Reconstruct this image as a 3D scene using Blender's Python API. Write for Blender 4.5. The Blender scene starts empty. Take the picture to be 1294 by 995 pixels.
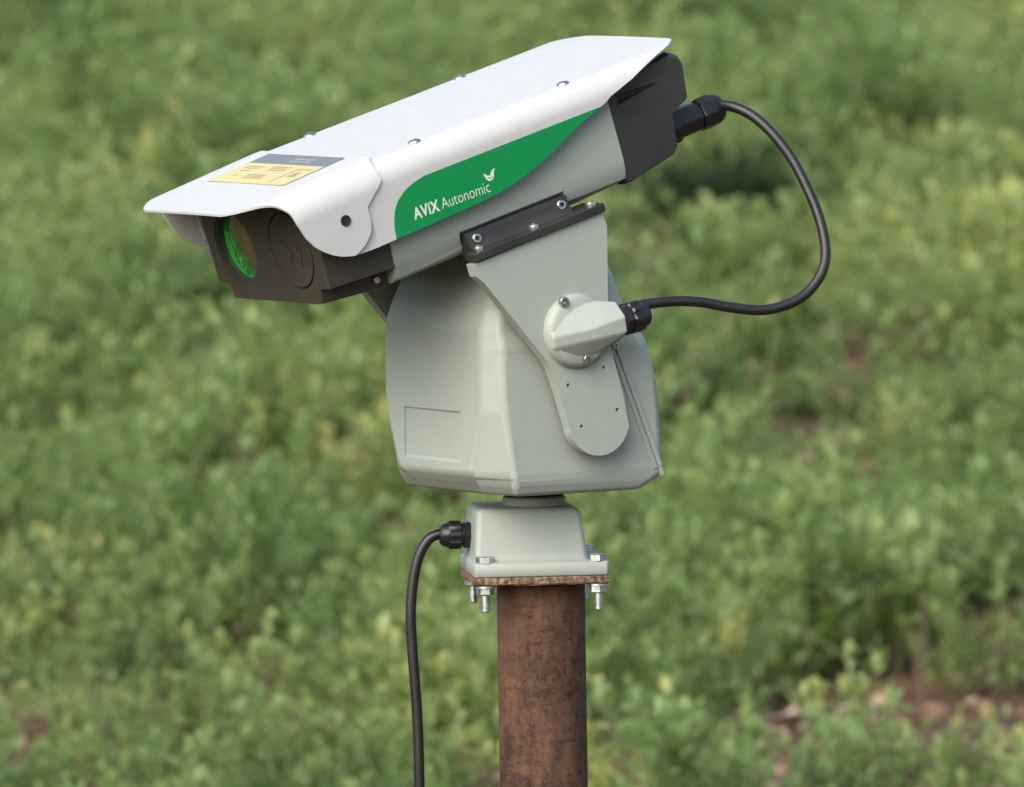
import bpy, bmesh, math
import numpy as np
from math import radians, sin, cos, pi
from mathutils import Matrix, Vector

S = bpy.context.scene
COL = S.collection

# ------------------------------------------------------------------ camera, sky, sun, exposure
PITCH, ROLL = radians(3.7), radians(0.9)
fwd = Vector((0, cos(PITCH), -sin(PITCH)))
up0 = Vector((0, sin(PITCH), cos(PITCH)))
rgt = Vector((1, 0, 0)) * cos(ROLL) - up0 * sin(ROLL)
upv = up0 * cos(ROLL) + Vector((1, 0, 0)) * sin(ROLL)
cam = bpy.data.cameras.new("camera")
cam.sensor_width = 36.0
cam.lens = 36.0 * 12500 / 1294
cam.clip_start, cam.clip_end = 0.1, 6000
cam.dof.use_dof = True
cam.dof.focus_distance = 9.9
cam.dof.aperture_fstop = cam.lens / 26.0
cam.dof.aperture_blades = 9
camo = bpy.data.objects.new("camera", cam)
COL.objects.link(camo)
M = Matrix.Identity(4)
for i, v in enumerate((rgt, upv, -fwd)):
    for k in range(3):
        M[k][i] = v[k]
M.translation = Vector((-0.02597541, -9.96753842, 0.82497804))
camo.matrix_world = M
S.camera = camo

SUN_EL, SUN_AZ = radians(38), radians(212)      # azimuth clockwise from +Y
world = bpy.data.worlds.new("World")
S.world = world
world.use_nodes = True
wn = world.node_tree
wn.nodes.clear()
sky = wn.nodes.new("ShaderNodeTexSky")
sky.sky_type = 'NISHITA'
sky.sun_disc = False
sky.sun_elevation = SUN_EL
sky.sun_rotation = SUN_AZ
sky.air_density = 1.0
sky.dust_density = 4.0
sky.ozone_density = 1.0
bg = wn.nodes.new("ShaderNodeBackground")
bg.inputs[1].default_value = 0.12
wo = wn.nodes.new("ShaderNodeOutputWorld")
wn.links.new(sky.outputs[0], bg.inputs[0])
wn.links.new(bg.outputs[0], wo.inputs[0])

sl = bpy.data.lights.new("sun", 'SUN')
sl.energy = 1.5
sl.angle = radians(65)
sl.color = (1.0, 0.98, 0.935)
so = bpy.data.objects.new("sun", sl)
COL.objects.link(so)
to_sun = Vector((sin(SUN_AZ) * cos(SUN_EL), cos(SUN_AZ) * cos(SUN_EL), sin(SUN_EL)))
so.rotation_euler = to_sun.to_track_quat('Z', 'Y').to_euler()
so.location = to_sun * 30

S.view_settings.view_transform = 'Standard'
S.view_settings.look = 'None'
S.view_settings.exposure = 1.08
S.view_settings.gamma = 1.0
S.view_settings.use_curve_mapping = False
S.cycles.use_denoising = True
S.cycles.max_bounces = 6
S.cycles.transparent_max_bounces = 8
S.cycles.caustics_reflective = False
S.cycles.caustics_refractive = False

# ------------------------------------------------------------------ materials
def new_mat(name):
    m = bpy.data.materials.new(name)
    m.use_nodes = True
    nt = m.node_tree
    b = nt.nodes["Principled BSDF"]
    return m, nt, b

def N(nt, t, **kw):
    n = nt.nodes.new(t)
    for k, v in kw.items():
        if k.startswith("i_"):
            n.inputs[k[2:].replace("_", " ")].default_value = v
        else:
            setattr(n, k, v)
    return n

def ramp(nt, fac, stops):
    r = nt.nodes.new("ShaderNodeValToRGB")
    el = r.color_ramp.elements
    while len(el) < len(stops):
        el.new(0.5)
    for e, (p, c) in zip(el, stops):
        e.position = p
        e.color = (*c, 1) if len(c) == 3 else c
    nt.links.new(fac, r.inputs[0])
    return r

def noise(nt, scale, detail=4, rough=0.55, vec=None, dist=0.0):
    n = N(nt, "ShaderNodeTexNoise")
    n.inputs["Scale"].default_value = scale
    n.inputs["Detail"].default_value = detail
    n.inputs["Roughness"].default_value = rough
    n.inputs["Distortion"].default_value = dist
    if vec is None:
        tc = nt.nodes.get("TC") or N(nt, "ShaderNodeTexCoord", name="TC")
        vec = tc.outputs["Object"]
    nt.links.new(vec, n.inputs["Vector"])
    return n

def bump(nt, b, h, strength, dist):
    bp = N(nt, "ShaderNodeBump")
    bp.inputs["Strength"].default_value = strength
    bp.inputs["Distance"].default_value = dist
    nt.links.new(h, bp.inputs["Height"])
    nt.links.new(bp.outputs[0], b.inputs["Normal"])

def paint(name, col, rough=0.42, grime=0.10, grain=0.00012, spec=0.4, dirt=(0.33, 0.30, 0.24)):
    """painted / moulded surface: faint large-scale dust, patchy gloss, fine orange-peel"""
    m, nt, b = new_mat(name)
    n1 = noise(nt, 9, 6, 0.62)
    n2 = noise(nt, 55, 4, 0.6)
    r1 = ramp(nt, n1.outputs[0], [(0.38, (0, 0, 0)), (0.78, (grime,) * 3)])
    mx = N(nt, "ShaderNodeMix", data_type='RGBA')
    mx.inputs[6].default_value = (*col, 1)
    mx.inputs[7].default_value = (*[c * 0.45 + d * 0.55 for c, d in zip(col, dirt)], 1)
    nt.links.new(r1.outputs[0], mx.inputs[0])
    mx2 = N(nt, "ShaderNodeMix", data_type='RGBA', blend_type='MULTIPLY')
    mx2.inputs[0].default_value = 1
    r2 = ramp(nt, n2.outputs[0], [(0.3, (0.94,) * 3), (0.7, (1, 1, 1))])
    nt.links.new(mx.outputs[2], mx2.inputs[6])
    nt.links.new(r2.outputs[0], mx2.inputs[7])
    nt.links.new(mx2.outputs[2], b.inputs["Base Color"])
    r3 = ramp(nt, n1.outputs[0], [(0.3, (rough - 0.06,) * 3), (0.75, (rough + 0.12,) * 3)])
    nt.links.new(r3.outputs[0], b.inputs["Roughness"])
    b.inputs["Specular IOR Level"].default_value = spec
    n3 = noise(nt, 900, 2, 0.5)
    bump(nt, b, n3.outputs[0], 0.35, grain)
    return m

M_WHITE = paint("white_powder_coat", (0.455, 0.472, 0.482), 0.42, 0.17)
M_GREY = paint("grey_green_powder_coat", (0.306, 0.350, 0.316), 0.46, 0.26)
M_BLACK = paint("black_moulded_plastic", (0.021, 0.021, 0.021), 0.42, 0.10, 0.0003, 0.45)
M_HEAD = paint("dark_brown_black_cover", (0.042, 0.037, 0.029), 0.46, 0.08, 0.0002, 0.35)
M_RUBBER = paint("black_cable_rubber", (0.008, 0.008, 0.009), 0.42, 0.06, 0.0001, 0.5)
M_GLAND = paint("black_nylon", (0.010, 0.010, 0.012), 0.33, 0.04, 0.0001, 0.5)
M_GREEN = paint("green_vinyl", (0.001, 0.215, 0.056), 0.42, 0.02, 0.00003, 0.35)
M_PRINT = paint("white_print", (0.62, 0.64, 0.62), 0.5, 0.02, 0.00001)
M_LABELY = paint("pale_yellow_label", (0.50, 0.445, 0.22), 0.45, 0.03, 0.00002)
M_LABELG = paint("grey_label", (0.14, 0.16, 0.18), 0.45, 0.03, 0.00002)
M_INK = paint("label_ink", (0.30, 0.26, 0.14), 0.6, 0.0, 0.00001)
M_INKL = paint("label_ink_pale", (0.33, 0.35, 0.37), 0.6, 0.0, 0.00001)

def metal(name, col, rough, bumpd=0.0001):
    m, nt, b = new_mat(name)
    b.inputs["Metallic"].default_value = 1.0
    n1 = noise(nt, 160, 4)
    r = ramp(nt, n1.outputs[0], [(0.3, [c * 0.72 for c in col]), (0.7, col)])
    nt.links.new(r.outputs[0], b.inputs["Base Color"])
    rr = ramp(nt, n1.outputs[0], [(0.3, (rough - 0.08,) * 3), (0.7, (rough + 0.14,) * 3)])
    nt.links.new(rr.outputs[0], b.inputs["Roughness"])
    bump(nt, b, n1.outputs[0], 0.3, bumpd)
    return m
M_STEEL = metal("stainless_steel", (0.62, 0.60, 0.56), 0.28)
M_ZINC = metal("zinc_plated_steel", (0.60, 0.64, 0.64), 0.42)
M_HOLE = paint("dark_bore", (0.012, 0.012, 0.012), 0.7, 0.0)

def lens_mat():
    m, nt, b = new_mat("lens_painted_reflection")
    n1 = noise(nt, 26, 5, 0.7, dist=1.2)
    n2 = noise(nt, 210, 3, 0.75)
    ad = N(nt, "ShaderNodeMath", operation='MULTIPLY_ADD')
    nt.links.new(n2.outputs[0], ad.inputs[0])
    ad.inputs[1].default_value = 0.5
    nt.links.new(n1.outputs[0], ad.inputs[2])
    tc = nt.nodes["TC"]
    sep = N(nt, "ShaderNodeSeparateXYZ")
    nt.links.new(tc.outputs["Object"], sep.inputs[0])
    # green-brown reflection painted into the colour: green across one half of the pane
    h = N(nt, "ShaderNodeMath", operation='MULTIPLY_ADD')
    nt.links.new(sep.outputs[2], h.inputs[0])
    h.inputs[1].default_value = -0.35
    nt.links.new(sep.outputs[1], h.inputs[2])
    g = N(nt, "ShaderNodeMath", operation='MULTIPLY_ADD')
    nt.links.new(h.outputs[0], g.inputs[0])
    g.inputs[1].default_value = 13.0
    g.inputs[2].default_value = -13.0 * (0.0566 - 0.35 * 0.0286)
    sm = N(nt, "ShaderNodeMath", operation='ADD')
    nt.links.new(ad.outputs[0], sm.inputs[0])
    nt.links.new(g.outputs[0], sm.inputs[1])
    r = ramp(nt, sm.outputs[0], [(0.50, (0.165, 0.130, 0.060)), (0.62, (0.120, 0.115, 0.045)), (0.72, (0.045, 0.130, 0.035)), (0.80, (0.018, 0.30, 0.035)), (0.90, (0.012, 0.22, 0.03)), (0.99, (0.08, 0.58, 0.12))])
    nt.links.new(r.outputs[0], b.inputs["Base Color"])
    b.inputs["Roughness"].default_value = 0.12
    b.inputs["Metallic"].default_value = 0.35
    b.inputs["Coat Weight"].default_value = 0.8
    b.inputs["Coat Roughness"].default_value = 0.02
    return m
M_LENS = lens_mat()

def rust_mat(name, pale):
    m, nt, b = new_mat(name)
    tc = N(nt, "ShaderNodeTexCoord", name="TC")
    mp = N(nt, "ShaderNodeMapping")
    nt.links.new(tc.outputs["Object"], mp.inputs[0])
    mp.inputs["Scale"].default_value = (1, 1, 0.35)
    n1 = noise(nt, 190 if pale else 60, 9, 0.68, mp.outputs[0])
    n2 = noise(nt, 11, 5, 0.6)
    n3 = noise(nt, 330, 5, 0.7)
    n4 = noise(nt, 95, 6, 0.75, dist=0.6)
    mp2 = N(nt, "ShaderNodeMapping")
    nt.links.new(tc.outputs["Object"], mp2.inputs[0])
    mp2.inputs["Scale"].default_value = (1, 1, 4.5)
    n5 = noise(nt, 26, 6, 0.7, mp2.outputs[0])
    if pale:
        base = [(0.30, (0.035, 0.024, 0.018)), (0.44, (0.11, 0.075, 0.052)), (0.56, (0.25, 0.18, 0.125)), (0.72, (0.42, 0.33, 0.24))]
    else:
        base = [(0.28, (0.040, 0.024, 0.018)), (0.45, (0.078, 0.043, 0.029)), (0.58, (0.105, 0.057, 0.037)), (0.74, (0.160, 0.087, 0.054))]
    r1 = ramp(nt, n1.outputs[0], base)
    mx = N(nt, "ShaderNodeMix", data_type='RGBA', blend_type='MULTIPLY')
    mx.inputs[0].default_value = 1
    r2 = ramp(nt, n2.outputs[0], [(0.32, (0.62, 0.60, 0.60)), (0.55, (1, 1, 1)), (0.72, (1.25, 1.05, 0.9))])
    nt.links.new(r1.outputs[0], mx.inputs[6])
    nt.links.new(r2.outputs[0], mx.inputs[7])
    # pits and dark blotches, gathered in patches; faint horizontal scale lines
    pm = N(nt, "ShaderNodeMath", operation='MULTIPLY_ADD')
    nt.links.new(n2.outputs[0], pm.inputs[0])
    pm.inputs[1].default_value = 0.45
    nt.links.new(n4.outputs[0], pm.inputs[2])
    r4a = ramp(nt, pm.outputs[0], [(0.58, (0.34, 0.32, 0.33)), (0.68, (1, 1, 1))])
    r4b = ramp(nt, n5.outputs[0], [(0.34, (0.62, 0.58, 0.57)), (0.47, (1, 1, 1)), (0.66, (1.18, 1.08, 1.0))])
    r4 = N(nt, "ShaderNodeMix", data_type='RGBA', blend_type='MULTIPLY')
    r4.inputs[0].default_value = 1
    nt.links.new(r4a.outputs[0], r4.inputs[6])
    nt.links.new(r4b.outputs[0], r4.inputs[7])
    mx3 = N(nt, "ShaderNodeMix", data_type='RGBA', blend_type='MULTIPLY')
    mx3.inputs[0].default_value = 0.75
    nt.links.new(mx.outputs[2], mx3.inputs[6])
    nt.links.new(r4.outputs[2], mx3.inputs[7])
    r5 = ramp(nt, n3.outputs[0], [(0.3, (0.7, 0.7, 0.7)), (0.7, (1.25, 1.2, 1.15))])
    mx4 = N(nt, "ShaderNodeMix", data_type='RGBA', blend_type='MULTIPLY')
    mx4.inputs[0].default_value = 1
    nt.links.new(mx3.outputs[2], mx4.inputs[6])
    nt.links.new(r5.outputs[0], mx4.inputs[7])
    nt.links.new(mx4.outputs[2], b.inputs["Base Color"])
    b.inputs["Roughness"].default_value = 0.78
    b.inputs["Specular IOR Level"].default_value = 0.3
    ad = N(nt, "ShaderNodeMath", operation='ADD')
    nt.links.new(n1.outputs[0], ad.inputs[0])
    nt.links.new(r4.outputs[2], ad.inputs[1])
    bump(nt, b, ad.outputs[0], 0.5, 0.0012)
    return m
M_RUST = rust_mat("rusty_steel", False)
M_RUSTP = rust_mat("flaky_pale_rust", True)

# ------------------------------------------------------------------ mesh helpers
WM = {}                                   # world matrices of what has been built

def finish_mesh(me, smooth=True, ang=32):
    if smooth:
        me.polygons.foreach_set("use_smooth", [True] * len(me.polygons))
        me.set_sharp_from_angle(angle=radians(ang))
    me.update()

def mesh(name, verts, faces, recalc=True, smooth=True, ang=32):
    me = bpy.data.meshes.new(name)
    me.from_pydata([tuple(v) for v in verts], [], faces)
    if recalc:
        bm = bmesh.new()
        bm.from_mesh(me)
        bmesh.ops.recalc_face_normals(bm, faces=bm.faces)
        bm.to_mesh(me)
        bm.free()
    finish_mesh(me, smooth, ang)
    return me

def bm_mesh(name, bm, smooth=True, ang=32):
    bmesh.ops.recalc_face_normals(bm, faces=bm.faces)
    me = bpy.data.meshes.new(name)
    bm.to_mesh(me)
    bm.free()
    finish_mesh(me, smooth, ang)
    return me

def obj(name, me, mat, parent=None, W=None):
    W = W or Matrix.Identity(4)
    o = bpy.data.objects.new(name, me)
    COL.objects.link(o)
    if me is not None and mat is not None and not me.materials:
        me.materials.append(mat)
    if parent is not None:
        o.parent = parent
        o.matrix_basis = WM[parent.name].inverted() @ W
    else:
        o.matrix_basis = W
    WM[o.name] = W
    return o

def tag(o, label=None, cat=None, group=None, kind=None):
    for k, v in (("label", label), ("category", cat), ("group", group), ("kind", kind)):
        if v:
            o[k] = v
    return o

def bevel(o, w, seg=3, ang=30):
    md = o.modifiers.new("bevel", 'BEVEL')
    md.width, md.segments, md.limit_method, md.angle_limit = w, seg, 'ANGLE', radians(ang)
    md.harden_normals = True
    return o

def loft(rings, cap=True):
    """rings: list of equally long closed loops"""
    n = len(rings[0])
    v = [p for r in rings for p in r]
    f = []
    for i in range(len(rings) - 1):
        for k in range(n):
            f.append((i * n + k, i * n + (k + 1) % n, (i + 1) * n + (k + 1) % n, (i + 1) * n + k))
    if cap:
        f.append(tuple(range(n)))
        f.append(tuple((len(rings) - 1) * n + k for k in range(n)))
    return v, f

def add(bmv, bmf, v, f):
    o = len(bmv)
    bmv.extend(v)
    bmf.extend(tuple(i + o for i in q) for q in f)

def basis(d, hint=(0, 0, 1)):
    d = Vector(d).normalized()
    h = Vector(hint)
    if abs(d.dot(h)) > 0.95:
        h = Vector((1, 0, 0))
    x = h.cross(d).normalized()
    y = d.cross(x)
    return x, y, d

def lathe(c, d, prof, n=32, hint=(0, 0, 1), sides=None):
    """surface of revolution about d through c; prof = [(distance, radius)]"""
    x, y, d = basis(d, hint)
    c = Vector(c)
    rings = []
    for t, r in prof:
        rings.append([tuple(c + d * t + (x * cos(2 * pi * k / n) + y * sin(2 * pi * k / n)) * r) for k in range(n)])
    return loft(rings)

def box(lo, hi):
    v = [(x, y, z) for x in (lo[0], hi[0]) for y in (lo[1], hi[1]) for z in (lo[2], hi[2])]
    f = [(0, 1, 3, 2), (4, 6, 7, 5), (0, 4, 5, 1), (2, 3, 7, 6), (0, 2, 6, 4), (1, 5, 7, 3)]
    return v, f

def extrude(poly, fn, t0, t1):
    """poly in 2-D, fn(p, t) -> 3-D"""
    return loft([[fn(p, t0) for p in poly], [fn(p, t1) for p in poly]])

def subtract(o, cutter_me, W=None):
    c = bpy.data.objects.new("cut", cutter_me)
    COL.objects.link(c)
    c.matrix_basis = W or WM[o.name]
    md = o.modifiers.new("cut", 'BOOLEAN')
    md.operation, md.object, md.solver = 'DIFFERENCE', c, 'EXACT'
    bpy.context.view_layer.update()
    dg = bpy.context.evaluated_depsgraph_get()
    me = bpy.data.meshes.new_from_object(o.evaluated_get(dg))
    o.modifiers.clear()
    old = o.data
    o.data = me
    bpy.data.meshes.remove(old)
    bpy.data.objects.remove(c)
    bpy.data.meshes.remove(cutter_me)
    finish_mesh(me)
    return o

def interp(tab, x):
    xs = [t[0] for t in tab]
    ys = [t[1] for t in tab]
    if xs[0] > xs[-1]:
        xs, ys = xs[::-1], ys[::-1]
    return float(np.interp(x, xs, ys))

def catmull(pts, per=10):
    P = [Vector(p) for p in pts]
    P = [P[0] * 2 - P[1]] + P + [P[-1] * 2 - P[-2]]
    out = []
    for i in range(1, len(P) - 2):
        for k in range(per):
            t = k / per
            a, b, c, d = P[i - 1:i + 3]
            out.append(0.5 * ((2 * b) + (c - a) * t + (2 * a - 5 * b + 4 * c - d) * t * t + (3 * b - a - 3 * c + d) * t ** 3))
    out.append(P[-2])
    return out

def tube(pts, r, n=14):
    rings = []
    x = None
    for i, p in enumerate(pts):
        d = (pts[min(i + 1, len(pts) - 1)] - pts[max(i - 1, 0)]).normalized()
        if x is None:
            x, y, _ = basis(d)
        x = (x - d * x.dot(d)).normalized()
        y = d.cross(x)
        rr = r(i) if callable(r) else r
        rings.append([tuple(p + (x * cos(2 * pi * k / n) + y * sin(2 * pi * k / n)) * rr) for k in range(n)])
    return loft(rings)

# ------------------------------------------------------------------ terrain
def vnoise(x, y, seed=0):
    """smooth value noise, numpy"""
    xi, yi = np.floor(x).astype(np.int64), np.floor(y).astype(np.int64)
    fx, fy = x - xi, y - yi
    fx, fy = fx * fx * (3 - 2 * fx), fy * fy * (3 - 2 * fy)
    def h(i, j):
        k = (i * 374761393 + j * 668265263 + seed * 974711) & 0x7fffffff
        k = ((k ^ (k >> 13)) * 1274126177) & 0x7fffffff
        return ((k ^ (k >> 16)) & 0xffff) / 65535.0
    return (h(xi, yi) * (1 - fx) + h(xi + 1, yi) * fx) * (1 - fy) + (h(xi, yi + 1) * (1 - fx) + h(xi + 1, yi + 1) * fx) * fy

GROUND0 = -1.25
def ground_z(x, y):
    x = np.asarray(x, float)
    y = np.asarray(y, float)
    base = GROUND0 + 0.0437 * np.clip(y - 3, 0, 220) + 0.018 * np.clip(y - 223, 0, 500)
    fine = (vnoise(x * 1.1, y * 1.1, 3) - 0.5) * 0.10 + (vnoise(x * 4.3, y * 4.3, 4) - 0.5) * 0.035 + (vnoise(x * 13, y * 13, 5) - 0.5) * 0.018
    fade = np.clip((y - 1.0) / 4, 0, 1) * np.clip((90 - y) / 30, 0, 1)
    return base + fine * (0.25 + 0.75 * fade)

def soil_mat():
    m, nt, b = new_mat("reddish_soil")
    n1 = noise(nt, 1.7, 6, 0.6)
    n2 = noise(nt, 17, 8, 0.68)
    n3 = noise(nt, 90, 6, 0.7)
    r1 = ramp(nt, n2.outputs[0], [(0.3, (0.058, 0.038, 0.026)), (0.5, (0.128, 0.086, 0.058)), (0.68, (0.210, 0.150, 0.105)), (0.8, (0.27, 0.210, 0.155))])
    r2 = ramp(nt, n1.outputs[0], [(0.35, (0.85, 0.85, 0.85)), (0.6, (1.1, 0.95, 0.88))])
    mx = N(nt, "ShaderNodeMix", data_type='RGBA', blend_type='MULTIPLY')
    mx.inputs[0].default_value = 1
    nt.links.new(r1.outputs[0], mx.inputs[6])
    nt.links.new(r2.outputs[0], mx.inputs[7])
    # where the plants stand too far off to be built, the sheet takes their colour
    geo = N(nt, "ShaderNodeNewGeometry")
    sp = N(nt, "ShaderNodeSeparateXYZ")
    nt.links.new(geo.outputs["Position"], sp.inputs[0])
    ab = N(nt, "ShaderNodeMath", operation='ABSOLUTE')
    nt.links.new(sp.outputs[0], ab.inputs[0])
    f1 = N(nt, "ShaderNodeMapRange")
    for q, v_ in zip((1, 2, 3, 4), (8.0, 11.0, 0.0, 0.85)):
        f1.inputs[q].default_value = v_
    nt.links.new(ab.outputs[0], f1.inputs[0])
    f2 = N(nt, "ShaderNodeMapRange")
    for q, v_ in zip((1, 2, 3, 4), (37.0, 41.0, 0.0, 0.85)):
        f2.inputs[q].default_value = v_
    nt.links.new(sp.outputs[1], f2.inputs[0])
    fm = N(nt, "ShaderNodeMath", operation='MAXIMUM')
    nt.links.new(f1.outputs[0], fm.inputs[0])
    nt.links.new(f2.outputs[0], fm.inputs[1])
    gr = ramp(nt, n3.outputs[0], [(0.3, (0.035, 0.070, 0.022)), (0.7, (0.11, 0.17, 0.05))])
    mg = N(nt, "ShaderNodeMix", data_type='RGBA')
    nt.links.new(fm.outputs[0], mg.inputs[0])
    nt.links.new(mx.outputs[2], mg.inputs[6])
    nt.links.new(gr.outputs[0], mg.inputs[7])
    nt.links.new(mg.outputs[2], b.inputs["Base Color"])
    b.inputs["Roughness"].default_value = 0.95
    b.inputs["Specular IOR Level"].default_value = 0.15
    bump(nt, b, n3.outputs[0], 0.8, 0.02)
    return m
M_SOIL = soil_mat()

def axis_coords(lo, hi, step, far, grow=1.35):
    c = list(np.arange(lo, hi + 1e-6, step))
    d = step
    while c[-1] < far:
        d *= grow
        c.append(c[-1] + d)
    d = step
    while c[0] > -far:
        d *= grow
        c.insert(0, c[0] - d)
    return np.array(c)
gx = axis_coords(-7, 7, 0.10, 2600)
gy = axis_coords(4, 36, 0.10, 2600)
XX, YY = np.meshgrid(gx, gy)
ZZ = ground_z(XX, YY)
gv = np.stack([XX, YY, ZZ], -1).reshape(-1, 3)
nx, ny = len(gx), len(gy)
ii = (np.arange(ny - 1)[:, None] * nx + np.arange(nx - 1)[None, :]).ravel()
gf = np.stack([ii, ii + 1, ii + nx + 1, ii + nx], 1)
gme = bpy.data.meshes.new("ground")
gme.from_pydata(gv, [], gf.tolist())
gme.polygons.foreach_set("use_smooth", [True] * len(gme.polygons))
tag(obj("ground", gme, M_SOIL), kind="structure")

# ------------------------------------------------------------------ frames of the unit
TH, TAU = radians(59.0), radians(16.7)
fh = Vector((-sin(TH), -cos(TH), 0))      # way the unit faces
sh = Vector((cos(TH), -sin(TH), 0))       # towards its visible side
zz = Vector((0, 0, 1))
T0 = Vector((-0.006, 0, 0))
av = -fh * cos(TAU) + zz * sin(TAU)
uv = fh * sin(TAU) + zz * cos(TAU)
def frame(x, y, z, o):
    m = Matrix.Identity(4)
    for i, v in enumerate((x, y, z)):
        for k in range(3):
            m[k][i] = v[k]
    m.translation = o
    return m
HW = frame(av, -sh, uv, T0 + zz * 0.40)   # housing: x back along the axis, -y visible side, z up
TW = frame(-fh, -sh, zz, T0)              # turret: x backwards, -y visible side, z up
def hp(a, s, u):
    return (a, -s, u)
def tp(f, s, z):
    return (-f, -s, z)
yb = radians(6.0)
BW = Matrix.Translation(T0) @ Matrix.Rotation(yb, 4, 'Z')

# ------------------------------------------------------------------ rusty post
post = tag(obj("pipe_post", None, None), "rusty brown steel pipe post carrying the grey turret unit", "post")
gz0 = float(ground_z(0.0, 0.0))
WM[post.name] = Matrix.Translation((0, 0, gz0))
post.matrix_basis = WM[post.name]
R_P = 0.0446
v, f = [], []
rings = []
zs = np.linspace(gz0 - 0.25, -0.0085, 40)
for z in zs:
    rings.append([(R_P * cos(2 * pi * k / 64), R_P * sin(2 * pi * k / 64), z) for k in range(64)])
add(v, f, *loft(rings))
obj("pole", mesh("pole", v, f), M_RUST, post)
# flaky top plate with an uneven rim
rim = []
h = 0.0690
K = 22
rng = np.random.default_rng(5)
for (x0, y0, x1, y1) in ((-h, -h, h, -h), (h, -h, h, h), (h, h, -h, h), (-h, h, -h, -h)):
    for k in range(K):
        t = k / K
        j = rng.normal(0, 0.00045)
        rim.append((x0 + (x1 - x0) * t + j, y0 + (y1 - y0) * t + rng.normal(0, 0.00045)))
def shr(q, d):
    return (q[0] * (1 - d / h), q[1] * (1 - d / h))
rr = [[(*shr(q, 0.0016), -0.0084 + rng.normal(0, 0.0003)) for q in rim],
      [(*q, -0.0068 + rng.normal(0, 0.0003)) for q in rim],
      [(q[0] + rng.normal(0, .0004), q[1] + rng.normal(0, .0004), -0.004 + rng.normal(0, 0.0003)) for q in rim],
      [(*q, -0.0014) for q in rim], [(*shr(q, 0.0012), -0.0002) for q in rim]]
obj("mounting_plate", mesh("mounting_plate", *loft(rr), smooth=False), M_RUSTP, post, BW)

# ------------------------------------------------------------------ the unit
unit = tag(obj("pan_tilt_laser_unit", None, None), "grey pan and tilt laser unit with white sun shield on rusty post", "laser unit")

# ---- base box
def rrect(x0, x1, y0, y1, r, n=6):
    p = []
    for cx, cy, a0 in ((x1 - r, y1 - r, 0), (x0 + r, y1 - r, 90), (x0 + r, y0 + r, 180), (x1 - r, y0 + r, 270)):
        for k in range(n + 1):
            a = radians(a0 + 90 * k / n)
            p.append((cx + r * cos(a), cy + r * sin(a)))
    return p
def ring(p, z):
    return [(x, y, z) for x, y in p]
hb = 0.0685
v, f = [], []
secs = [(rrect(-hb + .001, hb - .001, -hb + .001, hb - .001, .003), 0.0003), (rrect(-hb, hb, -hb, hb, .004), 0.0013),
        (rrect(-hb, hb, -hb, hb, .004), 0.0132), (rrect(-hb + .0012, hb - .0012, -hb + .0012, hb - .0012, .004), 0.0144),
        (rrect(-hb + .0015, .0505, -.0585, .0585, .006), 0.0152), (rrect(-hb + .0025, .0482, -.0565, .0565, .006), 0.0180),
        (rrect(-hb + .0030, .0475, -.0558, .0558, .006), 0.0230), (rrect(-hb + .0050, .0425, -.0530, .0530, .006), 0.0615),
        (rrect(-hb + .0058, .0405, -.0518, .0518, .006), 0.0650), (rrect(-hb + .0080, .0375, -.0490, .0490, .006), 0.0672),
        (rrect(-hb + .0110, .0345, -.0465, .0465, .006), 0.0680)]
base = obj("base_box", mesh("base_box", *loft([ring(p, z) for p, z in secs]), ang=50), M_GREY, unit, BW)
v, f = lathe((0.0005, 0, 0.066), (0, 0, 1), [(0, .0320), (.0090, .0320), (.0105, .0308), (.0106, .026)], 48)
obj("bearing_collar", mesh("bearing_collar", v, f), M_GREY, unit, BW)
v, f = lathe((0.0005, 0, 0.070), (0, 0, 1), [(0, .0300), (.03, .0300)], 48)
obj("bearing_shaft", mesh("bearing_shaft", v, f), M_HOLE, unit, BW)

def hexhead(c, d, r, hgt, cham=0.12):
    return lathe(c, d, [(0, r), (hgt * (1 - cham), r), (hgt, r * 0.86)], 6)
def bolt_mesh():
    v, f = [], []
    add(v, f, *hexhead((0, 0, 0.0146), (0, 0, 1), 0.0094, 0.0066))
    add(v, f, *lathe((0, 0, -0.0355), (0, 0, 1), [(0, .0034), (.0012, .0042), (.05, .0042)], 20))
    return mesh("bolt", v, f)
BOLT = bolt_mesh()
v, f = hexhead((0, 0, -0.0110), (0, 0, -1), 0.0090, 0.0066)
NUT = mesh("nut", v, f)
v, f = lathe((0, 0, -0.0086), (0, 0, -1), [(0, .0102), (.0022, .0102), (.0024, .0098)], 28)
WASH = mesh("washer", v, f)
for i, (x, y) in enumerate(((-.0565, -.0605), (.0580, -.0605), (.0580, .0605), (-.0565, .0605))):
    W = BW @ Matrix.Translation((x, y, 0)) @ Matrix.Rotation(0.4 + i * 0.7, 4, 'Z')
    bo = obj("bolt", BOLT, M_ZINC, unit, W)
    obj("nut", NUT, M_ZINC, bo, W)
    obj("washer", WASH, M_ZINC, bo, W)

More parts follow.
